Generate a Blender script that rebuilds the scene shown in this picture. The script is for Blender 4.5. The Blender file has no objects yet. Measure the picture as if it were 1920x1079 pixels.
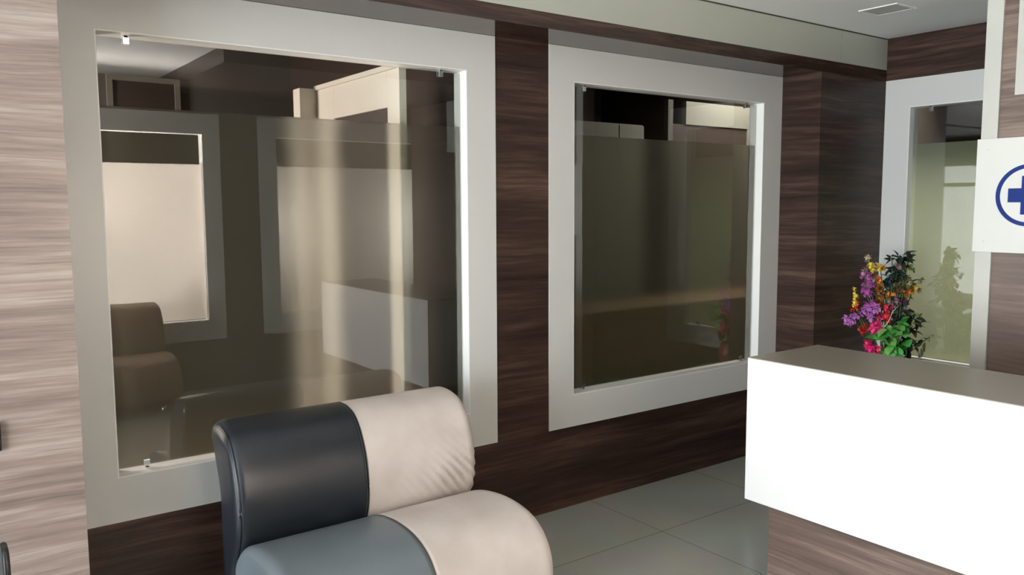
import bpy, bmesh, math, random
from mathutils import Vector, Matrix
random.seed(7)
C = bpy.context.scene.collection
S = bpy.context.scene
PI = math.pi

# ------------------------------------------------------------------ camera
f_px, yaw, pitch, roll = 1542.6, 0.6318, 0.10006, -0.0048
cam_d = bpy.data.cameras.new('camera')
cam_d.sensor_width = 36.0
cam_d.lens = f_px / 1920 * 36.0
cam_d.clip_start = 0.05
cam = bpy.data.objects.new('camera', cam_d)
C.objects.link(cam)
F = Vector((math.sin(yaw)*math.cos(pitch), math.cos(yaw)*math.cos(pitch), -math.sin(pitch)))
R0 = Vector((math.cos(yaw), -math.sin(yaw), 0))
U0 = R0.cross(F)
Rt = math.cos(roll)*R0 + math.sin(roll)*U0
Ut = -math.sin(roll)*R0 + math.cos(roll)*U0
M = Matrix.Identity(4)
for i in range(3):
    M[i][0], M[i][1], M[i][2] = Rt[i], Ut[i], -F[i]
M[0][3], M[1][3], M[2][3] = 0.0, -3.1455, 1.55
cam.matrix_world = M
S.camera = cam

# ------------------------------------------------------------------ world, exposure
w = bpy.data.worlds.new('world')
S.world = w
w.use_nodes = True
bg = w.node_tree.nodes['Background']
bg.inputs['Color'].default_value = (0.80, 0.90, 1.0, 1)
bg.inputs['Strength'].default_value = 0.6
S.view_settings.view_transform = 'Standard'
S.view_settings.look = 'None'
S.view_settings.gamma = 1
S.view_settings.use_curve_mapping = False
S.view_settings.exposure = 0.13

def area(name, loc, direction, sx, sy, power, col=(1, 1, 1)):
    d = bpy.data.lights.new(name, 'AREA')
    d.shape = 'RECTANGLE'; d.size = sx; d.size_y = sy; d.energy = power; d.color = col
    o = bpy.data.objects.new(name, d); C.objects.link(o)
    o.location = loc
    o.rotation_euler = Vector(direction).to_track_quat('-Z', 'Y').to_euler()
    return o

# daylight through the glazed entrance at the left end of the room
area('entrance_daylight', (-3.66, -2.20, 1.12), (1, 0, 0), 2.9, 2.1, 340, (0.90, 0.95, 1.0)).data.spread = math.radians(125)
# daylight behind the first opposite window; two lamps added for the second pane's edges
area('opposite_daylight', (1.15, -4.55, 1.62), (0.05, 1, 0.0), 0.7, 0.4, 310, (1.0, 0.92, 0.87))
area('opposite_edge_fill_left', (2.62, -4.45, 1.4), (0.15, 1, 0), 0.25, 0.8, 16, (1.0, 0.96, 0.9))  # added lamp, brightens the left edge of the second opposite pane
area('opposite_edge_fill_right', (4.15, -4.45, 1.4), (-0.1, 1, 0), 0.25, 0.8, 18, (0.97, 1.0, 0.97))  # added lamp, brightens the right edge of the same pane
# added lamps that brighten the rooms behind the glass
area('inner_room_fill', (-1.0, 2.0, 1.5), (2.79, -1.45, 0), 0.8, 1.8, 130, (1.0, 0.87, 0.78))  # added lamp aimed at the partition leaf
area('second_room_fill', (5.0, 0.6, 2.65), (0.1, -0.1, -1), 1.0, 0.4, 42, (1.0, 0.97, 0.88))  # added lamp, lifts the room behind the second window out of black
area('side_room_fill', (6.2, -1.0, 2.50), (-0.9, 0, -0.5), 1.0, 0.3, 72, (1.0, 0.99, 0.86))  # added lamp above the sightline, backlights the right-hand film

# ------------------------------------------------------------------ materials
def mat(name):
    m = bpy.data.materials.new(name); m.use_nodes = True
    return m, m.node_tree, m.node_tree.nodes['Principled BSDF']

def simple(name, col, rough=0.5, metal=0.0, coat=0.0, var=0.0, vscale=6.0, bump=0.0, bscale=60.0, spec=0.5):
    m, t, b = mat(name)
    N, L = t.nodes, t.links
    b.inputs['Base Color'].default_value = (*col, 1)
    b.inputs['Roughness'].default_value = rough
    b.inputs['Metallic'].default_value = metal
    b.inputs['Coat Weight'].default_value = coat
    b.inputs['Coat Roughness'].default_value = 0.15
    b.inputs['Specular IOR Level'].default_value = spec
    tc = N.new('ShaderNodeTexCoord')
    if var > 0:
        n = N.new('ShaderNodeTexNoise'); n.inputs['Scale'].default_value = vscale; n.inputs['Detail'].default_value = 5
        L.new(tc.outputs['Object'], n.inputs['Vector'])
        r = N.new('ShaderNodeMapRange'); r.inputs['To Min'].default_value = 1-var; r.inputs['To Max'].default_value = 1+var
        L.new(n.outputs['Fac'], r.inputs['Value'])
        mx = N.new('ShaderNodeVectorMath'); mx.operation = 'SCALE'; mx.inputs[0].default_value = col
        L.new(r.outputs['Result'], mx.inputs['Scale']); L.new(mx.outputs['Vector'], b.inputs['Base Color'])
    if bump > 0:
        n2 = N.new('ShaderNodeTexNoise'); n2.inputs['Scale'].default_value = bscale; n2.inputs['Detail'].default_value = 3
        L.new(tc.outputs['Object'], n2.inputs['Vector'])
        bp = N.new('ShaderNodeBump'); bp.inputs['Strength'].default_value = bump; bp.inputs['Distance'].default_value = 0.002
        L.new(n2.outputs['Fac'], bp.inputs['Height']); L.new(bp.outputs['Normal'], b.inputs['Normal'])
    return m

def wood(name, dark, mid, light, rough=0.32, seed=0.0, coat=0.0, spec=0.5):
    m, t, b = mat(name)
    N, L = t.nodes, t.links
    g = N.new('ShaderNodeTexCoord')
    mp = N.new('ShaderNodeMapping'); mp.inputs['Location'].default_value = (seed, seed*.7, seed*1.3)
    L.new(g.outputs['Object'], mp.inputs['Vector'])
    # low-frequency waviness of the grain
    n0 = N.new('ShaderNodeTexNoise'); n0.inputs['Scale'].default_value = 0.9; n0.inputs['Detail'].default_value = 2
    L.new(mp.outputs['Vector'], n0.inputs['Vector'])
    sep = N.new('ShaderNodeSeparateXYZ'); L.new(mp.outputs['Vector'], sep.inputs[0])
    ma = N.new('ShaderNodeMath'); ma.operation = 'MULTIPLY_ADD'; ma.inputs[1].default_value = 0.09
    L.new(n0.outputs['Fac'], ma.inputs[0]); L.new(sep.outputs['Z'], ma.inputs[2])
    cb = N.new('ShaderNodeCombineXYZ')
    L.new(sep.outputs['X'], cb.inputs['X']); L.new(sep.outputs['Y'], cb.inputs['Y']); L.new(ma.outputs[0], cb.inputs['Z'])
    def streak(sx, sz, det, rg):
        k = N.new('ShaderNodeVectorMath'); k.operation = 'MULTIPLY'; k.inputs[1].default_value = (sx, sx, sz)
        L.new(cb.outputs[0], k.inputs[0])
        n = N.new('ShaderNodeTexNoise'); n.inputs['Scale'].default_value = 1.0; n.inputs['Detail'].default_value = det
        n.inputs['Roughness'].default_value = rg
        L.new(k.outputs[0], n.inputs['Vector']); return n.outputs['Fac']
    a = streak(1.6, 34, 6, 0.65); c = streak(0.55, 7.5, 2, 0.5); d = streak(4.0, 170, 3, 0.6)
    m1 = N.new('ShaderNodeMath'); m1.operation = 'MULTIPLY_ADD'; m1.inputs[1].default_value = 0.5
    m2 = N.new('ShaderNodeMath'); m2.operation = 'MULTIPLY_ADD'; m2.inputs[1].default_value = 0.32
    m3 = N.new('ShaderNodeMath'); m3.operation = 'MULTIPLY'; m3.inputs[1].default_value = 0.18
    L.new(d, m3.inputs[0]); L.new(c, m2.inputs[0]); L.new(m3.outputs[0], m2.inputs[2]); L.new(a, m1.inputs[0]); L.new(m2.outputs[0], m1.inputs[2])
    cr = N.new('ShaderNodeValToRGB')
    e = cr.color_ramp.elements
    e[0].position = 0.36; e[0].color = (*dark, 1); e[1].position = 0.66; e[1].color = (*light, 1)
    k = e.new(0.5); k.color = (*mid, 1)
    L.new(m1.outputs[0], cr.inputs['Fac']); L.new(cr.outputs['Color'], b.inputs['Base Color'])
    b.inputs['Roughness'].default_value = rough
    b.inputs['Specular IOR Level'].default_value = spec
    b.inputs['Coat Weight'].default_value = coat; b.inputs['Coat Roughness'].default_value = 0.1
    bp = N.new('ShaderNodeBump'); bp.inputs['Strength'].default_value = 0.12; bp.inputs['Distance'].default_value = 0.001
    L.new(a, bp.inputs['Height']); L.new(bp.outputs['Normal'], b.inputs['Normal'])
    return m

WD, WM, WL = (0.012, 0.006, 0.0045), (0.037, 0.0193, 0.0145), (0.105, 0.062, 0.045)
M_wood = wood('walnut_laminate', WD, WM, WL, 0.36, spec=0.22)
M_woodlit = wood('walnut_laminate_lit', (0.13, 0.092, 0.078), (0.25, 0.19, 0.165), (0.43, 0.36, 0.325), 0.36, 3.1)  # lighter copy of the walnut: light on the left wall put into its colour
M_woodgloss = wood('walnut_laminate_gloss', WD, WM, WL, 0.10, 1.7)
M_woodglare = wood('walnut_laminate_glare', (0.06, 0.04, 0.034), (0.12, 0.082, 0.068), (0.24, 0.18, 0.15), 0.34, 5.3)  # lighter copy of the same walnut, glare from the entrance painted in
M_white = simple('white_laminate', (0.585, 0.575, 0.555), 0.28, var=0.02, vscale=2)
M_reveal = simple('white_reveal', (0.80, 0.79, 0.76), 0.35)
M_desk = simple('white_gloss_desk', (0.56, 0.553, 0.55), 0.25, var=0.02, vscale=3)
M_desktop = simple('taupe_desk_top', (0.24, 0.215, 0.175), 0.35, var=0.04)
M_ceiling = simple('ceiling_paint', (0.82, 0.82, 0.80), 0.8, var=0.03, vscale=3, bump=0.05)
M_fascia = simple('cream_glass_fascia', (0.42, 0.43, 0.37), 0.18, var=0.02)
M_joint = simple('dark_joint', (0.05, 0.045, 0.03), 0.7)
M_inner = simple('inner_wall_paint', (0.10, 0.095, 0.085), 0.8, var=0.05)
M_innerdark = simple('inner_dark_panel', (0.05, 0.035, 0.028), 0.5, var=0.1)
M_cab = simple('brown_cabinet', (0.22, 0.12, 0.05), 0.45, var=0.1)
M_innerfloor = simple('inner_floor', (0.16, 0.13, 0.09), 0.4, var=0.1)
M_innerwhite = simple('partition_white', (0.72, 0.68, 0.62), 0.5, var=0.03)
M_scr = simple('screen_paint', (0.20, 0.19, 0.16), 0.6)
M_chrome = simple('chrome', (0.75, 0.75, 0.74), 0.15, metal=1.0)
M_black = simple('black_plastic', (0.012, 0.012, 0.013), 0.35)
M_sign = simple('sign_white', (0.58, 0.58, 0.55), 0.35, var=0.01)
M_strip = simple('strip_laminate', (0.46, 0.46, 0.425), 0.35)
M_blue = simple('sign_blue', (0.001, 0.018, 0.15), 0.45, spec=0.2)
M_alu = simple('aluminium', (0.55, 0.55, 0.53), 0.35, metal=0.9)
M_dleather = simple('black_leather', (0.010, 0.013, 0.018), 0.38, var=0.4, vscale=4, bump=0.2, bscale=260, coat=0.12)
M_dleather2 = simple('grey_leather', (0.135, 0.16, 0.18), 0.40, var=0.12, vscale=4, bump=0.2, bscale=260, coat=0.1)
M_stitch = simple('thread', (0.03, 0.03, 0.03), 0.6)
M_pot = simple('ceramic_pot', (0.30, 0.05, 0.04), 0.35)

def leather_cream():
    m, t, b = mat('cream_leather')
    N, L = t.nodes, t.links
    tc = N.new('ShaderNodeTexCoord')
    n = N.new('ShaderNodeTexNoise'); n.inputs['Scale'].default_value = 5; n.inputs['Detail'].default_value = 6
    L.new(tc.outputs['Object'], n.inputs['Vector'])
    cr = N.new('ShaderNodeValToRGB'); e = cr.color_ramp.elements
    e[0].position = 0.3; e[0].color = (0.49, 0.425, 0.385, 1); e[1].position = 0.62; e[1].color = (0.59, 0.525, 0.485, 1)
    L.new(n.outputs['Fac'], cr.inputs['Fac']); L.new(cr.outputs['Color'], b.inputs['Base Color'])
    b.inputs['Roughness'].default_value = 0.5
    n2 = N.new('ShaderNodeTexNoise'); n2.inputs['Scale'].default_value = 240
    L.new(tc.outputs['Object'], n2.inputs['Vector'])
    bp = N.new('ShaderNodeBump'); bp.inputs['Strength'].default_value = 0.15; bp.inputs['Distance'].default_value = 0.001
    L.new(n2.outputs['Fac'], bp.inputs['Height']); L.new(bp.outputs['Normal'], b.inputs['Normal'])
    return m
M_cream = leather_cream()

def tiles():
    m, t, b = mat('floor_tiles')
    N, L = t.nodes, t.links
    tc = N.new('ShaderNodeTexCoord')
    mp = N.new('ShaderNodeMapping'); mp.inputs['Location'].default_value = (-2.805, 0.513, 0)
    L.new(tc.outputs['Object'], mp.inputs['Vector'])
    br = N.new('ShaderNodeTexBrick')
    br.offset = 0.0; br.inputs['Scale'].default_value = 1.0
    br.inputs['Brick Width'].default_value = 0.8; br.inputs['Row Height'].default_value = 0.8
    br.inputs['Mortar Size'].default_value = 0.0022; br.inputs['Mortar Smooth'].default_value = 0.2
    br.inputs['Color1'].default_value = (0.40, 0.41, 0.37, 1); br.inputs['Color2'].default_value = (0.38, 0.39, 0.35, 1)
    br.inputs['Mortar'].default_value = (0.16, 0.16, 0.13, 1)
    L.new(mp.outputs['Vector'], br.inputs['Vector'])
    n = N.new('ShaderNodeTexNoise'); n.inputs['Scale'].default_value = 3; n.inputs['Detail'].default_value = 6
    L.new(tc.outputs['Object'], n.inputs['Vector'])
    mx = N.new('ShaderNodeMix'); mx.data_type = 'RGBA'; mx.blend_type = 'MULTIPLY'; mx.inputs['Factor'].default_value = 0.25
    L.new(br.outputs['Color'], mx.inputs[6]); L.new(n.outputs['Color'], mx.inputs[7])
    L.new(mx.outputs[2], b.inputs['Base Color'])
    b.inputs['Roughness'].default_value = 0.16
    return m
M_tiles = tiles()

def glass(name, tint, ior, k=1.0):
    m = bpy.data.materials.new(name); m.use_nodes = True
    t = m.node_tree; N, L = t.nodes, t.links
    N.remove(N['Principled BSDF'])
    fr = N.new('ShaderNodeFresnel'); fr.inputs['IOR'].default_value = ior
    tr = N.new('ShaderNodeBsdfTransparent'); tr.inputs['Color'].default_value = (*tint, 1)
    gl = N.new('ShaderNodeBsdfGlossy'); gl.inputs['Roughness'].default_value = 0.0
    gl.inputs['Color'].default_value = (0.98, 0.97, 0.96, 1)
    mx = N.new('ShaderNodeMixShader')
    ge = N.new('ShaderNodeNewGeometry')      # reflect only where the ray enters the slab: no false total reflection inside it
    iv = N.new('ShaderNodeMath'); iv.operation = 'SUBTRACT'; iv.inputs[0].default_value = 1.0
    mu = N.new('ShaderNodeMath'); mu.operation = 'MULTIPLY'
    L.new(ge.outputs['Backfacing'], iv.inputs[1]); L.new(fr.outputs[0], mu.inputs[0]); L.new(iv.outputs[0], mu.inputs[1])
    L.new(mu.outputs[0], mx.inputs['Fac']); L.new(tr.outputs[0], mx.inputs[1]); L.new(gl.outputs[0], mx.inputs[2])
    L.new(mx.outputs[0], N['Material Output'].inputs['Surface'])
    return m
M_glass = glass('tinted_glass', (0.87, 0.88, 0.86), 2.0)
M_clear = glass('clear_glass', (0.95, 0.96, 0.95), 1.5)
M_glassedge = simple('green_glass_edge', (0.35, 0.55, 0.42), 0.2)

def film(name, trans, diff, see, rough):
    m = bpy.data.materials.new(name); m.use_nodes = True
    t = m.node_tree; N, L = t.nodes, t.links
    N.remove(N['Principled BSDF'])
    tl = N.new('ShaderNodeBsdfTranslucent'); tl.inputs['Color'].default_value = (*trans, 1)
    df = N.new('ShaderNodeBsdfDiffuse'); df.inputs['Color'].default_value = (*diff, 1)
    rf = N.new('ShaderNodeBsdfRefraction'); rf.inputs['Color'].default_value = (0.95, 0.945, 0.91, 1)
    rf.inputs['Roughness'].default_value = rough; rf.inputs['IOR'].default_value = 1.12
    a = N.new('ShaderNodeAddShader')
    L.new(tl.outputs[0], a.inputs[0]); L.new(df.outputs[0], a.inputs[1])
    mx = N.new('ShaderNodeMixShader'); mx.inputs['Fac'].default_value = see
    L.new(a.outputs[0], mx.inputs[1]); L.new(rf.outputs[0], mx.inputs[2])
    L.new(mx.outputs[0], N['Material Output'].inputs['Surface'])
    return m
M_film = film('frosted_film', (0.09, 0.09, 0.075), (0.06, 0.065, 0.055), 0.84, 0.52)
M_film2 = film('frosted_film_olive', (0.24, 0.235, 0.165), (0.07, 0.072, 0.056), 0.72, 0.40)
M_filmB = film('frosted_film_pale', (0.55, 0.56, 0.43), (0.16, 0.165, 0.13), 0.15, 0.5)
M_filmO = film('frosted_film_backlit', (0.80, 0.76, 0.72), (0.12, 0.12, 0.11), 0.1, 0.5)

# ------------------------------------------------------------------ mesh helpers
def box(bm, x0, x1, y0, y1, z0, z1):
    x0, x1 = sorted((x0, x1)); y0, y1 = sorted((y0, y1)); z0, z1 = sorted((z0, z1))
    v = [bm.verts.new(p) for p in ((x0,y0,z0),(x1,y0,z0),(x1,y1,z0),(x0,y1,z0),(x0,y0,z1),(x1,y0,z1),(x1,y1,z1),(x0,y1,z1))]
    for q in ((0,3,2,1),(4,5,6,7),(0,1,5,4),(1,2,6,5),(2,3,7,6),(3,0,4,7)):
        bm.faces.new([v[i] for i in q])

def obj(name, bm, m, parent=None, smooth=False, bevel=0.0, mats=None):
    me = bpy.data.meshes.new(name)
    bmesh.ops.recalc_face_normals(bm, faces=bm.faces[:])
    bm.to_mesh(me); bm.free()
    for k in (mats or [m]): me.materials.append(k)
    if smooth:
        for p in me.polygons: p.use_smooth = True
    o = bpy.data.objects.new(name, me); C.objects.link(o)
    if bevel:
        b = o.modifiers.new('bevel', 'BEVEL'); b.width = bevel; b.segments = 3; b.limit_method = 'ANGLE'; b.angle_limit = 0.6
    if parent is not None:
        o.parent = parent
        o.matrix_parent_inverse = parent.matrix_basis.inverted()
    return o

def boxes(name, bl, m, parent=None, bevel=0.0):
    bm = bmesh.new()
    for b in bl: box(bm, *b)
    return obj(name, bm, m, parent, bevel=bevel)

def struct(o):
    o['kind'] = 'structure'; return o

def empty(name, loc):
    o = bpy.data.objects.new(name, None); C.objects.link(o); o.location = loc
    o.empty_display_size = 0.1
    return o

def tag(o, label, cat, group=None):
    o['label'] = label; o['category'] = cat
    if group: o['group'] = group
    return o

def tube(bm, pts, r, n=8, r1=None):
    pts = [Vector(p) for p in pts]
    rings = []
    for i, p in enumerate(pts):
        d = (pts[min(i+1, len(pts)-1)] - pts[max(i-1, 0)]).normalized()
        u = d.cross(Vector((0, 0, 1)))
        if u.length < 1e-3: u = d.cross(Vector((1, 0, 0)))
        u.normalize(); v = d.cross(u)
        rr = r if r1 is None else r + (r1-r)*i/(len(pts)-1)
        rings.append([bm.verts.new(p + (u*math.cos(2*PI*k/n) + v*math.sin(2*PI*k/n))*rr) for k in range(n)])
    for a, b in zip(rings, rings[1:]):
        for k in range(n): bm.faces.new((a[k], a[(k+1) % n], b[(k+1) % n], b[k]))
    bm.faces.new(rings[0][::-1]); bm.faces.new(rings[-1])

def lathe(bm, prof, c, n=24):
    rings = []
    for r, z in prof:
        rings.append([bm.verts.new((c[0]+r*math.cos(2*PI*k/n), c[1]+r*math.sin(2*PI*k/n), c[2]+z)) for k in range(n)])
    for a, b in zip(rings, rings[1:]):
        for k in range(n): bm.faces.new((a[k], a[(k+1) % n], b[(k+1) % n], b[k]))
    bm.faces.new(rings[0][::-1]); bm.faces.new(rings[-1])

# ------------------------------------------------------------------ the room
XL, XB, YO, D = 0.405, 5.043, -3.878, 0.269       # niche left, right wall, opposite wall, niche depth
X0 = -3.5
Z1, Z3, Z4 = 2.316, 2.384, 2.578                  # niche soffit, top of brown band, ceiling
F1 = (XL, 2.21); G1 = (0.55, 2.056)
F2 = (2.526, 4.348); G2 = (2.682, 4.176)
ZB, GB, GT = 0.42, 0.583, 2.152
WT = 0.10

struct(boxes('floor', [(X0-.3, XB+.12, YO-.12, -0.0, -0.1, 0.0), (XL, 4.348, -0.0, WT, -0.1, 0.0)], M_tiles))
struct(boxes('ceiling', [(X0-.3, XB+.12, YO-.12, -D, Z4, Z4+.1)], M_ceiling))
# forward wall on the left and pillar on the right
struct(boxes('wall_left', [(X0, XL, -D, WT, 0, Z1)], M_woodlit))
struct(boxes('wall_right', [(F2[1], XB, -D, WT, 0, Z1)], M_wood))
# niche wall with two openings
struct(boxes('wall_niche', [(XL, F2[1], 0, WT, 0, GB), (XL, F2[1], 0, WT, GT, Z1),
                            (XL, G1[0], 0, WT, GB, GT), (G1[1], G2[0], 0, WT, GB, GT), (G2[1], F2[1], 0, WT, GB, GT)], M_wood))
# soffit over the niche, brown band and cream glass fascia
struct(boxes('trim_1', [(X0, XB, -D, WT, Z1, Z3)], M_woodgloss))
tr2 = struct(boxes('trim_2', [(X0, 3.9+.64, -D, -D+.02, Z3, Z4-.008), (4.543, XB, -D, -D+.02, Z3, Z4-.008)], M_fascia))
struct(boxes('trim_3', [(X0, XB, -D+.003, -D+.018, Z4-.008, Z4)], M_joint))
struct(boxes('wall_fascia_backing', [(X0, XB, -D+.02, WT, Z3, Z4)], M_joint))

def window(idx, fx, gx, zb, zt, gb, gt, film_top, mfilm, axis='y', plane=0.0, out=-1, depth=WT, top_to=None, clips=True):
    """frame lies on the plane; axis 'y': wall parallel to x at y=plane, 'x': wall parallel to y at x=plane; out = side of the room"""
    e = empty('window_%d' % idx, (0, 0, 0)); e['kind'] = 'structure'
    def bx(a0, a1, d0, d1, z0, z1):   # a along wall, d = distance into wall (positive away from room)
        if axis == 'y': return (a0, a1, plane - out*d0, plane - out*d1, z0, z1)
        return (plane - out*d0, plane - out*d1, a0, a1, z0, z1)
    fo, gi = 0.004, 0.004
    boxes('window_frame', [bx(fx[0], fx[1], -fo, 0, zb, gb), bx(fx[0], fx[1], -fo, 0, gt, zt),
                           bx(fx[0], gx[0], -fo, 0, gb, gt), bx(gx[1], fx[1], -fo, 0, gb, gt)], M_white, e)
    boxes('window_reveal', [bx(gx[0], gx[0]+gi, -fo, depth, gb, gt), bx(gx[1]-gi, gx[1], -fo, depth, gb, gt),
                            bx(gx[0]+gi, gx[1]-gi, -fo, depth, gb, gb+gi), bx(gx[0]+gi, gx[1]-gi, -fo, depth, gt-gi, gt)], M_reveal, e)
    g0, g1, gz0, gz1 = gx[0]+gi+.004, gx[1]-gi-.004, gb+gi+.012, gt-gi-.008
    boxes('pane', [bx(g0, g1, .045, .053, gz0, gz1)], M_glass if clips else M_clear, e)
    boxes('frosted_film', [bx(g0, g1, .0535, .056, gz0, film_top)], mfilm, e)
    if clips:
        for a in (g0+.10, g1-.10):
            for z, s in ((gz0, -1), (gz1, 1)):
                z0 = z - s*.022; z1 = z + s*.0075
                boxes('clip', [bx(a-.011, a+.011, .040, .0449, z0, z1), bx(a-.011, a+.011, .0565, .061, z0, z1),
                               bx(a-.007, a+.007, .040, .061, z+s*.0005, z+s*.0075)], M_chrome, e, bevel=.0012)
    return e

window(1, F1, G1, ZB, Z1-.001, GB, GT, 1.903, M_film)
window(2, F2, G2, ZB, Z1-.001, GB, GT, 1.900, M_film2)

# right-hand wall with its window
gB = (-1.29, -0.43); fB = (-1.47, -0.2702)
struct(boxes('wall_end', [(XB, XB+WT, YO, gB[0], 0, Z4), (XB, XB+WT, gB[1], -0.27, 0, Z4), (XB, XB+WT, -.27, WT, 0, Z1),
                          (XB, XB+WT, gB[0], gB[1], 0, .573), (XB, XB+WT, gB[0], gB[1], 2.143, Z4)], M_wood))
window(3, fB, gB, .43, 2.316, .573, 2.143, 1.915, M_filmB, axis='x', plane=XB, out=-1)

# opposite wall (behind the camera) with its two windows
o1, i1 = (0.53, 2.16), (0.70, 2.02)
o2, i2 = (2.486, 4.30), (2.645, 4.148)
ow = [(X0, XB, YO-WT, YO, 0, GB), (X0, XB, YO-WT, YO, GT, Z4), (X0, i1[0], YO-WT, YO, GB, GT),
      (i1[1], i2[0], YO-WT, YO, GB, GT), (i2[1], XB, YO-WT, YO, GB, GT)]
struct(boxes('wall_opposite', ow, M_wood))
window(4, o1, i1, ZB, Z1, GB, GT, 1.90, M_filmO, plane=YO, out=1, clips=False)
window(5, o2, i2, ZB, Z1, GB, GT, 1.90, M_filmO, plane=YO, out=1, clips=False)

struct(boxes('trim_8', [(1.70, 3.95, YO, -2.2, 2.47, Z4)], M_wood))

# entrance end of the room: glazed door with transom
struct(boxes('wall_entrance', [(X0-.12, X0, YO-.12, -3.6, 0, Z4), (X0-.12, X0, -.75, .1, 0, Z4), (X0-.12, X0, -3.6, -.75, 2.2, Z4)], M_wood))
dr = empty('door_1', (0, 0, 0)); dr['kind'] = 'structure'
boxes('door_frame', [(X0-.09, X0-.02, y-.03, y+.03, 0, 2.2) for y in (-3.57, -2.65, -1.71, -.78)] +
      [(X0-.09, X0-.02, -3.57, -.78, z-.03, z+.03) for z in (.06, 1.84, 2.17)], M_alu, dr)
boxes('pane', [(X0-.06, X0-.052, -3.54, -.81, .03, 2.14)], M_clear, dr)
boxes('door_handle', [(X0-.02, X0+.03, -2.58, -2.55, .95, 1.35)], M_chrome, dr, bevel=.005)

# ------------------------------------------------------------------ rooms behind the glass
RY = 3.0
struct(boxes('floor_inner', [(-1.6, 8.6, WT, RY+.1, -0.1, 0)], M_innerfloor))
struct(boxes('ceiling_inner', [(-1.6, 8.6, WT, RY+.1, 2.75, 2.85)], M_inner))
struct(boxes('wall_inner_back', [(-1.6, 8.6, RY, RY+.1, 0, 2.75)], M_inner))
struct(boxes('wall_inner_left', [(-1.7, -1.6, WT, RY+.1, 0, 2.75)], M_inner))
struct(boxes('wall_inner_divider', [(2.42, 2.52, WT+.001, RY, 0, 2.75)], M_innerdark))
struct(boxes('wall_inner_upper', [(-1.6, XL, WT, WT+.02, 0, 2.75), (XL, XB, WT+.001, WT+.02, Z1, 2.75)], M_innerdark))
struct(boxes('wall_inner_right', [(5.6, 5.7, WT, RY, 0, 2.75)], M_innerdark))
# room behind the right-hand window
struct(boxes('floor_side', [(XB+WT, 8.6, -3, WT, -0.1, 0)], M_innerfloor))
struct(boxes('ceiling_side', [(XB+WT, 8.6, -3, WT, 2.62, 2.7)], M_inner))
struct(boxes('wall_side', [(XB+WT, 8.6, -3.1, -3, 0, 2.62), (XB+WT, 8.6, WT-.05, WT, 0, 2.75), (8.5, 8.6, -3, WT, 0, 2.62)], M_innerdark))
struct(boxes('trim_4', [(5.6, 6.0, -3, WT-.05, 2.25, 2.62)], M_innerdark))
# rooms behind the opposite windows
struct(boxes('floor_opposite', [(X0, XB, -6.3, YO-.12, -0.1, 0)], M_innerfloor))
struct(boxes('ceiling_opposite', [(X0, XB, -6.3, YO-.12, 2.62, 2.7)], M_innerdark))
struct(boxes('opposite_spill_blocker', [(2.28, 2.36, -6.3, YO-.12, 0, 2.62)], M_innerdark))  # unseen screen added to keep lamp spill off the second opposite window
struct(boxes('wall_opposite_back', [(X0, XB, -6.4, -6.3, 0, 2.62), (X0-.1, X0, -6.3, YO-.12, 0, 2.62), (XB, XB+.1, -6.3, YO-.12, 0, 2.62)], M_inner))

# white partition leaf standing just behind the first window
pt = tag(empty('partition_screen', (1.82, .13, 0)), 'cream white framed partition leaf with dark inset, seen through the first window behind the sofa', 'partition')
px0, px1, py0, py1, pz = 1.776, 1.812, 0.112, 1.02, 2.152
iy0, iy1, iz0, iz1 = .225, .80, .35, 1.99
boxes('frame', [(px0, px1, py0, iy0, 0, pz), (px0, px1, iy1, py1, 0, pz), (px0, px1, iy0, iy1, 0, iz0), (px0, px1, iy0, iy1, iz1, pz)], M_innerwhite, pt, bevel=.002)
boxes('inset_panel', [(px0+.012, px1-.012, iy0, iy1, iz0, iz1)], M_innerdark, pt)
boxes('end_post', [(px0-.09, px1, py1, py1+.09, 0, pz+.01)], M_innerwhite, pt, bevel=.003)
boxes('top_rail', [(px0-.012, px1+.012, py0, py1, pz, pz+.022)], M_innerwhite, pt)
for z in (1.93,):
    for k in range(3):
        boxes('hinge_screw', [(px0-.075+k*.018, px0-.067+k*.018, py1-.003, py1, z, z+.02)], M_black, pt)

def door_in(name, x0, x1, y, top, label, cat, border=.06, side=1, dark=M_innerdark):
    e = tag(empty(name, ((x0+x1)/2, y, 0)), label, cat)
    boxes('frame', [(x0, x0+border, y-.03, y, 0, top), (x1-border, x1, y-.03, y, 0, top), (x0+border, x1-border, y-.03, y, top-border, top)], M_scr, e)
    boxes('door_leaf', [(x0+border, x1-border, y-.015, y, 0, top-border)], dark, e)
    return e
door_in('inner_door', 1.13, 1.60, RY-.001, 2.435, 'narrow dark door with pale frame at the far left behind the first window', 'door', .035)
door_in('inner_door', 3.35, 4.75, RY-.001, 2.33, 'wide dark door with pale frame on the back wall behind the first window pillar', 'door', .06)
# screen with a dark opening behind the second window, and a low cabinet close to the glass
un = tag(empty('framed_screen', (5.0, 1.0, 0)), 'pale framed screen with long dark inset behind the second window', 'screen')
boxes('header', [(4.586, 5.59, .98, 1.02, 2.125, 2.29)], M_scr, un)
boxes('post', [(5.285, 5.59, .98, 1.02, 0, 2.124)], M_scr, un)
boxes('post', [(4.40, 4.45, .98, 1.02, 0, 2.29)], M_inner, un)
boxes('inset_panel', [(4.451, 5.284, .99, 1.01, 0, 2.124)], M_innerdark, un)
u2 = tag(empty('tall_cabinet', (3.9, 1.2, 0)), 'tall pale cabinet in the dim room behind the left part of the second window', 'cabinet')
boxes('body', [(3.45, 4.19, 1.02, 1.5, 0, 2.10)], M_scr, u2)
boxes('door', [(3.46, 3.94, 1.0, 1.019, .05, 2.09), (3.95, 4.18, 1.0, 1.019, .05, 2.09)][:1], M_scr, u2)
boxes('door', [(3.95, 4.18, 1.0, 1.019, .05, 2.09)], M_scr, u2)
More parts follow.
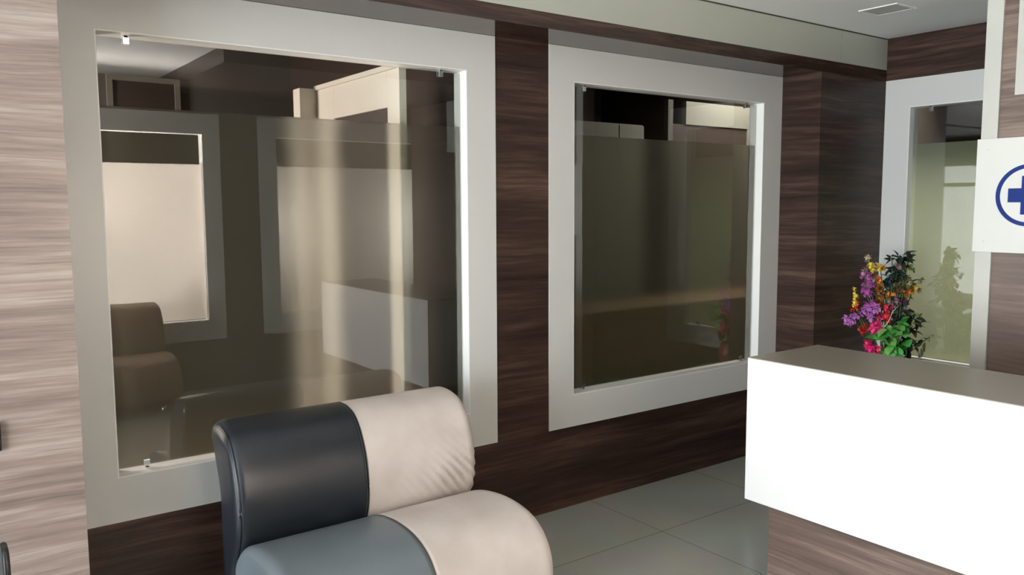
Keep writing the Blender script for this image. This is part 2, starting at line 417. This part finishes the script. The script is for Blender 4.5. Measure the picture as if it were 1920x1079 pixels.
lc = tag(empty('low_cabinet', (4.0, .4, 0)), 'long low brown cabinet standing close behind the second window', 'cabinet')
boxes('body', [(2.7, 5.4, .20, .55, 0, .93)], M_cab, lc)
boxes('top', [(2.69, 5.41, .185, .56, .93, .96)], M_cab, lc)

# ------------------------------------------------------------------ partition wall behind the reception desk
PX, PY = 4.0, -1.337
rp = struct(boxes('wall_reception', [(PX, PX+.10, YO, PY-.0, 0, Z4)], M_woodglare))
struct(boxes('trim_5', [(PX-.012, PX, PY-.07, PY, 0, Z4)], M_strip))
struct(boxes('trim_6', [(PX-.012, PX, -3.2, -1.47, 2.024, Z4)], M_strip))
sg = tag(empty('wall_sign', (PX, -1.556, 1.58)), 'white sign board with blue cross in a blue ring behind the desk', 'sign')
sx = PX-.012
boxes('board', [(sx-.012, sx, -1.79, -1.328, 1.325, 1.838)], M_sign, sg, bevel=.001)
cy, cz = -1.556, 1.582
bm = bmesh.new()
n = 64
for r0, r1 in ((.119, .137),):
    a = [[bm.verts.new((xx, cy+r*math.cos(2*PI*k/n), cz+r*math.sin(2*PI*k/n))) for k in range(n)] for xx in (sx-.0145, sx-.012) for r in (r0, r1)]
    for k in range(n):
        j = (k+1) % n
        bm.faces.new((a[0][k], a[0][j], a[1][j], a[1][k])); bm.faces.new((a[2][k], a[3][k], a[3][j], a[2][j]))
        bm.faces.new((a[1][k], a[1][j], a[3][j], a[3][k])); bm.faces.new((a[0][k], a[2][k], a[2][j], a[0][j]))
obj('ring_emblem', bm, M_blue, sg)
bm = bmesh.new()
h, q = .031, .085
pts = [(-q,-h),(-h,-h),(-h,-q),(h,-q),(h,-h),(q,-h),(q,h),(h,h),(h,q),(-h,q),(-h,h),(-q,h)]
va = [bm.verts.new((sx-.0145, cy+a, cz+b)) for a, b in pts]; vb = [bm.verts.new((sx-.012, cy+a, cz+b)) for a, b in pts]
bm.faces.new(va); bm.faces.new(vb[::-1])
for k in range(12): bm.faces.new((va[k], vb[k], vb[(k+1) % 12], va[(k+1) % 12]))
obj('cross_emblem', bm, M_blue, sg)
for y in (-1.373, -1.745):
    for z in (1.372, 1.79):
        bm = bmesh.new(); tube(bm, [(sx-.0145, y, z), (sx-.011, y, z)], .006, 12)
        obj('screw', bm, M_alu, sg)

# ------------------------------------------------------------------ reception desk
dk = tag(empty('reception_desk', (2.8, -2, 0)), 'white reception desk with taupe top and recessed walnut base, right foreground', 'desk')
DX0, DX1, DY0, DY1, DZ0, DZ1 = 2.57, 3.027, -2.79, -1.165, .404, .961
bm = bmesh.new(); box(bm, DX0, DX1, DY0, DY1, DZ0, DZ1-.0)
bm2 = obj('front_panel', bm, M_desk, dk, bevel=.0015)
boxes('counter_top', [(DX0+.0, DX1, DY0, DY1, DZ1, DZ1+.003)], M_desktop, dk)
boxes('base', [(DX0+.075, DX1-.02, DY0+.06, DY1-.06, 0, DZ0)], M_woodglare, dk)
boxes('work_surface', [(DX1, DX1+.30, DY0, DY1-.06, .70, .73)], M_desk, dk, bevel=.002)
boxes('side_support', [(DX1, DX1+.28, DY1-.085, DY1-.065, 0, .70)], M_woodglare, dk)

# ------------------------------------------------------------------ ceiling light
lt = tag(empty('ceiling_light', (4.28, -.69, Z4)), 'small square recessed ceiling light, switched off, near the end wall', 'light')
lx0, lx1, ly0, ly1 = 4.185, 4.375, -.80, -.585
boxes('trim_frame', [(lx0, lx1, ly0, ly0+.014, Z4-.004, Z4), (lx0, lx1, ly1-.014, ly1, Z4-.004, Z4), (lx0, lx0+.014, ly0+.014, ly1-.014, Z4-.004, Z4), (lx1-.014, lx1, ly0+.014, ly1-.014, Z4-.004, Z4)], M_ceiling, lt)
boxes('diffuser', [(lx0+.014, lx1-.014, ly0+.014, ly1-.014, Z4-.003, Z4)], M_alu if False else simple('diffuser_plastic', (.48, .49, .44), .5), lt)

# ------------------------------------------------------------------ sofa
def smooth_loop(pts, n=6):
    out = []
    m = len(pts)
    for i in range(m):
        p0, p1, p2, p3 = (Vector(pts[(i+k-1) % m]) for k in range(4))
        for j in range(n):
            t = j/n
            out.append(0.5*((2*p1)+(-p0+p2)*t+(2*p0-5*p1+4*p2-p3)*t*t+(-p0+3*p1-3*p2+p3)*t**3))
    return out

def cushion(bm, prof, x0, x1, r0, r1, nx=24, fn=None):
    """closed profile (y,z) swept along x with its ends rounded by r0 / r1 (0 = flat, capped)"""
    loop = smooth_loop(prof)
    c = Vector((sum(p[0] for p in loop)/len(loop), sum(p[1] for p in loop)/len(loop)))
    # inward normals
    nn = []
    m = len(loop)
    for i in range(m):
        d = loop[(i+1) % m]-loop[i-1]; nr = Vector((-d[1], d[0])).normalized()
        if nr.dot(c-loop[i]) < 0: nr = -nr
        nn.append(nr)
    xs = []
    if r0 > 0: xs += [(x0 + r0*(1-math.cos(a)), r0*(1-math.sin(a))) for a in [k*PI/2/6 for k in range(6)]]
    else: xs += [(x0, 0)]
    s = x0+r0; e = x1-r1
    xs += [(s+(e-s)*k/nx, 0) for k in range(1 if r0 == 0 else 0, nx)]
    if r1 > 0: xs += [(x1 - r1*(1-math.cos(a)), r1*(1-math.sin(a))) for a in [k*PI/2/6 for k in range(6, -1, -1)]]
    else: xs += [(x1, 0)]
    rings = []
    for x, ins in xs:
        ring = []
        for p, nr in zip(loop, nn):
            q = p + nr*ins
            off = fn(x, q[0], q[1]) if fn else 0.0
            q = q - nr*off
            ring.append(bm.verts.new((x, q[0], q[1])))
        rings.append(ring)
    for a, b in zip(rings, rings[1:]):
        for k in range(m): bm.faces.new((a[k], a[(k+1) % m], b[(k+1) % m], b[k]))
    bm.faces.new(rings[0][::-1]); bm.faces.new(rings[-1])
    return loop

SX0, SXM, SX1 = 0.84, 1.333, 1.828
back = [(-.200,.780),(-.295,.758),(-.355,.700),(-.395,.615),(-.413,.510),(-.400,.405),(-.345,.290),(-.325,.19),(-.26,.10),(-.205,.15),(-.20,.42),(-.195,.53),(-.155,.63),(-.115,.715),(-.135,.768)]
seat = [(-.335,.28),(-.385,.365),(-.470,.410),(-.60,.432),(-.73,.428),(-.83,.395),(-.895,.330),(-.925,.250),(-.92,.16),(-.86,.105),(-.60,.10),(-.38,.12)]
def wrinkle(x, y, z):
    t = max(0, min(1, (x-1.44)/.28)); g = math.exp(-((z-.455)/.11)**2)
    ph = (x*1.0 + (z-.45)*.9)*2*PI/.042
    return 0.011*t*g*math.sin(ph + 0.7*math.sin(z*22)) * (0.75+0.25*math.sin(x*23))
sf = tag(empty('sofa', (1.33, -.55, 0)), 'two-tone waiting sofa, black left half and cream right half, below the first window', 'sofa')
def piping(name, loop, x, r, m, parent, keep=None):
    bm = bmesh.new()
    pts = [(x, p[0], p[1]) for p in loop if (keep is None or keep(p))]
    tube(bm, pts, r, 8); return obj(name, bm, m, parent, smooth=True)
br_ = empty('backrest', (1.33, -.3, .3)); 
br_.parent = sf; br_.matrix_parent_inverse = sf.matrix_basis.inverted()
bm = bmesh.new(); lp = cushion(bm, back, SX0, SXM, .042, 0); obj('left_cover', bm, M_dleather, br_, smooth=True)['label'] = 'black leather half of the backrest'
bm = bmesh.new(); cushion(bm, back, SXM+.0005, SX1, 0, .045, nx=140, fn=wrinkle); obj('right_cover', bm, M_cream, br_, smooth=True)['label'] = 'cream leather half of the backrest, creased near its right end'
front = lambda p: (p[0] < -.2 and p[1] > .27)
def off(loop, d):
    out = []; m = len(loop); c = Vector((sum(p[0] for p in loop)/m, sum(p[1] for p in loop)/m))
    for i in range(m):
        t = loop[(i+1) % m]-loop[i-1]; nr = Vector((-t[1], t[0])).normalized()
        if nr.dot(c-loop[i]) > 0: nr = -nr
        out.append(loop[i]+nr*d)
    return out
bm = bmesh.new()
pp = off(lp, -.012); tube(bm, [(SX0+.014, p[0], p[1]) for p in pp[:44]], .006, 8); obj('piping', bm, M_dleather, br_, smooth=True)
bm = bmesh.new(); tube(bm, [(SXM-.008, p[0], p[1]) for p in off(lp, .0002) if front(p)], .0012, 6); tube(bm, [(SXM, p[0], p[1]) for p in off(lp, -.0006) if front(p)], .0022, 6); obj('seam', bm, M_stitch, br_, smooth=True)
st_ = empty('seat', (1.33, -.6, .1)); st_.parent = sf; st_.matrix_parent_inverse = sf.matrix_basis.inverted()
bm = bmesh.new(); ls = cushion(bm, seat, SX0, SXM, .04, 0); obj('left_cover', bm, M_dleather2, st_, smooth=True)['label'] = 'dark grey leather half of the seat'
bm = bmesh.new(); cushion(bm, seat, SXM+.0005, SX1, 0, .05); obj('right_cover', bm, M_cream, st_, smooth=True)['label'] = 'cream leather half of the seat'
bm = bmesh.new(); tube(bm, [(SXM, p[0], p[1]) for p in off(ls, -.0006) if p[1] > .14 and p[0] < -.34], .0024, 6); obj('seam', bm, M_stitch, st_, smooth=True)
boxes('frame', [(SX0+.06, SX1-.06, -.84, -.36, .065, .11), (SX0+.10, SX0+.16, -.36, -.22, .08, .30), (SX1-.16, SX1-.10, -.36, -.22, .08, .30)], M_black, sf, bevel=.004)
for x in (SX0+.10, SX1-.10):
    for y in (-.80, -.40):
        bm = bmesh.new(); lathe(bm, [(.017, 0), (.019, .01), (.022, .066)], (x, y, 0), 16); obj('leg', bm, M_chrome, sf, smooth=True)

# second seat at the left edge of the picture: only its dark-piped back corner shows
ch = tag(empty('waiting_chair', (-.15, -.95, 0)), 'blue-grey leather chair with dark piping, only its back corner at the left picture edge', 'chair')
cb_ = [(-.97,.775),(-1.01,.79),(-1.045,.775),(-1.06,.70),(-1.07,.55),(-1.05,.40),(-.99,.39),(-.965,.5),(-.955,.65)]
bm = bmesh.new(); l2 = cushion(bm, cb_, -.43, .135, .03, .03); obj('backrest', bm, M_dleather2, ch, smooth=True)
bm = bmesh.new(); tube(bm, [(.130, p[0], p[1]) for p in off(l2, -.012)], .008, 8); obj('piping', bm, M_black, ch, smooth=True)
cs = [(-1.03,.36),(-1.10,.42),(-1.30,.43),(-1.48,.41),(-1.53,.36),(-1.48,.31),(-1.2,.30),(-1.06,.31)]
bm = bmesh.new(); cushion(bm, cs, -.43, .135, .03, .03); obj('seat', bm, M_dleather2, ch, smooth=True)
for x in (-.30, -.04): boxes('back_support', [(x, x+.04, -1.05, -1.0, .30, .42)], M_black, ch)
for x in (-.38, .085):
    for y in (-1.46, -1.08):
        bm = bmesh.new(); lathe(bm, [(.013, 0), (.016, .32)], (x, y, 0), 12); obj('leg', bm, M_black, ch, smooth=True)

# brown sofa against the opposite wall: seen mirrored in the first window
M_brown = simple('brown_leather', (0.17, 0.095, 0.045), 0.45, var=0.2, vscale=5, bump=0.2, bscale=200)
bs = tag(empty('sofa', (1.0, -3.5, 0)), 'brown leather sofa below the opposite window, mirrored in the lower left of the first window', 'sofa')
mb = lambda prof: [(-3.93 - p[0] - .10 + .0, p[1]) for p in prof]
bm = bmesh.new(); cushion(bm, mb(back), .42, 1.60, .04, .04); obj('backrest', bm, M_brown, bs, smooth=True)
bm = bmesh.new(); cushion(bm, mb(seat), .42, 1.60, .05, .05); obj('seat', bm, M_brown, bs, smooth=True)
boxes('frame', [(.50, 1.52, -3.62, -3.22, .065, .11)], M_black, bs, bevel=.004)
for x in (.54, 1.48):
    for y in (-3.56, -3.26):
        bm = bmesh.new(); lathe(bm, [(.017, 0), (.019, .01), (.022, .066)], (x, y, 0), 16); obj('leg', bm, M_chrome, bs, smooth=True)

# black socket plate on the left wall
so = tag(boxes('wall_socket', [(.10, .187, -D-.014, -D, .818, .908)], M_black, bevel=.004), 'black socket plate on the walnut wall at the left picture edge', 'socket')

# ------------------------------------------------------------------ flower arrangement on its stand
FX, FY = 4.70, -.54
sd = tag(empty('plant_stand', (FX, FY, 0)), 'low walnut stand hidden behind the reception desk, under the flowers', 'stand')
boxes('stand_top', [(FX-.17, FX+.17, FY-.17, FY+.17, .37, .395)], M_woodglare, sd, bevel=.003)
for a in (-1, 1):
    for b in (-1, 1):
        boxes('leg', [(FX+a*.13-.015, FX+a*.13+.015, FY+b*.13-.015, FY+b*.13+.015, 0, .37)], M_woodglare, sd)
fl = tag(empty('flower_arrangement', (FX, FY, .395)), 'colourful artificial flowers and leaves in a small red pot, behind the white desk', 'flowers')
bm = bmesh.new(); lathe(bm, [(.055, 0), (.075, .03), (.085, .10), (.07, .15), (.06, .17), (.052, .17), (.05, .12)], (FX, FY, .395), 28); obj('pot', bm, M_pot, fl, smooth=True)

def petal_mat(name, c): return simple(name, c, 0.6, var=0.25, vscale=40)
PC = dict(purple=(.42,.08,.34), lilac=(.46,.16,.46), magenta=(.75,.02,.26), pink=(.80,.05,.15), red=(.55,.02,.015), orange=(.62,.20,.02), yellow=(.70,.52,.06),
          cream=(.62,.52,.36), green=(.08,.40,.07), lgreen=(.22,.48,.12), dgreen=(.018,.035,.02), teal=(.02,.06,.07), olive=(.16,.15,.05), brown=(.22,.09,.03), dpurple=(.045,.025,.06), mauve=(.34,.20,.26))
PM = {k: petal_mat('petal_'+k, v) for k, v in PC.items()}
M_stem = simple('stem_green', (.06, .12, .03), .6)

def rnd_dir(up=.2):
    v = Vector((random.gauss(0, 1), random.gauss(0, 1), random.gauss(up, 1))); v.normalize(); return v

def leaf(bm, base, d, ln, wd, curl=.25, mi=0):
    d = d.normalized(); s = d.cross(Vector((0, 0, 1)))
    if s.length < .1: s = d.cross(Vector((0, 1, 0)))
    s.normalize(); nrm = s.cross(d).normalized()
    ang = random.uniform(-.6, .6)
    s, nrm = s*math.cos(ang)+nrm*math.sin(ang), nrm*math.cos(ang)-s*math.sin(ang)
    rows = []
    K = 6
    for i in range(K+1):
        t = i/K; ww = wd*math.sin(PI*min(1, t*.93+.04))**.8*.5
        c = base + d*ln*t - nrm*curl*ln*t*t
        rows.append([bm.verts.new(c - s*ww + nrm*ww*.25), bm.verts.new(c), bm.verts.new(c + s*ww + nrm*ww*.25)])
    for a, b in zip(rows, rows[1:]):
        for k in range(2):
            f = bm.faces.new((a[k], a[k+1], b[k+1], b[k])); f.material_index = mi

def floret(bm, c, r, nrm, mi=0, n=5):
    nrm = nrm.normalized(); u = nrm.cross(Vector((.3, .2, 1))).normalized(); v = nrm.cross(u)
    for k in range(n):
        a = 2*PI*k/n + random.uniform(-.2, .2)
        d = (u*math.cos(a)+v*math.sin(a)+nrm*.45)
        leaf(bm, c, d, r, r*.85, .35, mi)

def to_view(p):
    return (Vector((0, -3.1455, 1.55)) - p).normalized()

def stem_to(bm, p, mi):
    p = Vector(p); b = Vector((FX+random.uniform(-.02, .02), FY+random.uniform(-.02, .02), .54))
    mid = b.lerp(p, .5) + Vector((random.uniform(-.02, .02), random.uniform(-.02, .02), .03))
    pts = [(b*(1-t)**2 + mid*2*t*(1-t) + p*t*t) for t in [k/6 for k in range(7)]]
    v0 = len(bm.faces)
    tube(bm, pts, .003, 5)
    bm.faces.ensure_lookup_table()
    for f in bm.faces[v0:]: f.material_index = mi

def spike(name, p0, p1, col, cnt, r, spread, col2=None):
    cnt = int(cnt*1.7)
    """florets strewn along the axis p0 -> p1"""
    bm = bmesh.new(); p0, p1 = Vector(p0), Vector(p1)
    stem_to(bm, p0, 1)
    tube(bm, [p0, p1], .0025, 5)
    for i in range(cnt):
        t = (i+.5)/cnt
        c = p0.lerp(p1, t) + Vector((random.gauss(0, spread), random.gauss(0, spread), random.gauss(0, spread*.5)))
        nd = (rnd_dir(.2) + to_view(c)*.9 + (c-p0.lerp(p1, t))*20)
        floret(bm, c, r*random.uniform(.8, 1.2), nd, 2 if (col2 and random.random() < .35) else 0)
    mats = [PM[col], M_stem] + ([PM[col2]] if col2 else [])
    for f in bm.faces: f.smooth = True
    return obj(name, bm, None, fl, mats=mats)

def spray(name, p, col, cnt, ln, wd, up=.3, col2=None, spread=.02):
    bm = bmesh.new(); p = Vector(p); stem_to(bm, p, 1)
    for i in range(cnt):
        leaf(bm, p + rnd_dir()*spread, rnd_dir(up) + to_view(p)*.25, ln*random.uniform(.7, 1.15), wd*random.uniform(.8, 1.1), .3, 2 if (col2 and random.random() < .4) else 0)
    return obj(name, bm, None, fl, smooth=True, mats=[PM[col], M_stem] + ([PM[col2]] if col2 else []))

def V(u, v, dy=0.0):
    """position in the bouquet: u,v in millimetres-like grid across its face, dy depth offset"""
    d = dy*1.6 + .02
    a, h = (u-470)*.000711, (950-v)*.000725
    return (4.70 + .807*a + .863*d, -.545 - .59*a + .478*d, .652 + h - .164*d)
# flower spikes
spike('flower_spike', V(270,470), V(275,270), 'purple', 16, .026, .013, 'mauve')
spike('flower_spike', V(395,560), V(345,300,.01), 'orange', 18, .020, .010, 'brown')
spike('flower_spike', V(300,660,-.02), V(315,530,-.02), 'lilac', 18, .027, .020, 'purple')
spike('flower_spike', V(340,790,-.03), V(355,680,-.03), 'magenta', 11, .024, .016, 'pink')
spike('flower_spike', V(300,850,-.03), V(345,965,-.03), 'pink', 16, .024, .013, 'magenta')
spike('flower_spike', V(420,670,-.02), V(450,560,-.02), 'pink', 11, .022, .016, 'red')
spike('flower_spike', V(190,590), V(165,420), 'yellow', 8, .019, .008, 'red')
spike('flower_spike', V(190,620,-.01), V(140,700,-.01), 'lilac', 11, .024, .014)
spike('flower_spike', V(300,240,.01), V(360,215,.01), 'yellow', 11, .023, .014, 'cream')
spike('flower_spike', V(375,235,.01), V(400,235,.01), 'orange', 4, .020, .01, 'yellow')
spike('flower_spike', V(255,160,.01), V(275,145,.01), 'cream', 4, .018, .010, 'mauve')
spike('flower_spike', V(240,280,.01), V(250,255,.01), 'mauve', 4, .020, .010)
spike('flower_spike', V(440,480,.02), V(500,420,.02), 'orange', 9, .019, .016, 'brown')
spike('flower_spike', V(540,430,.03), V(620,400,.03), 'brown', 14, .020, .022, 'orange')
spike('flower_spike', V(640,370,.03), V(690,395,.03), 'yellow', 7, .017, .010, 'cream')
spike('flower_spike', V(650,440,.03), V(660,425,.03), 'yellow', 3, .015, .008)
spike('flower_spike', V(600,500,.03), V(610,545,.03), 'cream', 4, .016, .008)
spike('flower_spike', V(560,520,.04), V(600,470,.04), 'red', 7, .017, .014, 'brown')
spike('flower_spike', V(490,540), V(500,515), 'mauve', 4, .022, .010)
spike('flower_spike', V(530,300,.03), V(600,330,.03), 'olive', 14, .022, .026, 'dgreen')
spike('flower_spike', V(590,220,.03), V(625,240,.03), 'olive', 6, .020, .014, 'lgreen')
spike('flower_spike', V(520,230,.02), V(530,200,.02), 'mauve', 3, .020, .008, 'cream')
spike('flower_spike', V(680,630,.04), V(715,625,.04), 'olive', 5, .015, .010, 'lgreen')
spike('flower_spike', V(240,700), V(260,770), 'red', 8, .018, .014, 'brown')
spike('flower_spike', V(400,950,-.02), V(420,930,-.02), 'red', 4, .018, .010)
# leaves
spray('leaf_spray', V(540,150,.02), 'dgreen', 13, .070, .032, .3, 'teal')
spray('leaf_spray', V(610,170,.03), 'dgreen', 8, .060, .028, .2)
spray('leaf_spray', V(470,150,.02), 'dgreen', 5, .055, .026, .2)
spray('leaf_spray', V(430,330,.02), 'teal', 12, .075, .024, -.3, 'dgreen')
spray('leaf_spray', V(490,260,.03), 'dgreen', 18, .060, .032, .0)
spray('leaf_spray', V(300,480,.03), 'dgreen', 6, .040, .022, .2)
spray('leaf_spray', V(540,600,.0), 'dpurple', 26, .065, .032, .0, 'dgreen', .05)
spray('leaf_spray', V(500,690,.0), 'dpurple', 8, .050, .024, .0, 'dgreen', .03)
spray('leaf_spray', V(640,700,.03), 'dgreen', 28, .075, .036, .0, 'olive', .05)
spray('leaf_spray', V(720,860,.05), 'dgreen', 12, .060, .026, .1, 'olive', .04)
spray('leaf_spray', V(400,820,-.05), 'green', 12, .078, .074, .0, 'lgreen', .03)
spray('leaf_spray', V(490,810,-.06), 'lgreen', 13, .078, .070, .0, 'green', .03)
spray('leaf_spray', V(560,740,-.03), 'green', 13, .075, .062, .2, 'lgreen', .03)
spray('leaf_spray', V(520,930,-.05), 'green', 16, .078, .072, -.1, 'lgreen', .035)
spray('leaf_spray', V(600,890,-.02), 'green', 16, .075, .068, .0, 'dgreen', .035)
spray('leaf_spray', V(815,815,.0), 'lgreen', 6, .028, .016, .3, 'olive', .012)
spray('leaf_spray', V(420,420,.04), 'dgreen', 22, .060, .030, .1, 'olive', .05)
spray('leaf_spray', V(560,350,.04), 'olive', 22, .055, .028, .1, 'dgreen', .05)
spray('leaf_spray', V(400,640,.04), 'dgreen', 24, .060, .030, .1, 'brown', .06)
spray('leaf_spray', V(560,480,.04), 'brown', 18, .045, .024, .1, 'dgreen', .05)
# dried twig
bm = bmesh.new(); tube(bm, [V(430,730,-.05), V(465,680,-.05), V(490,610,-.05), V(550,545,-.05)], .0032, 6, .0015); obj('twig', bm, PM['cream'], fl, smooth=True)
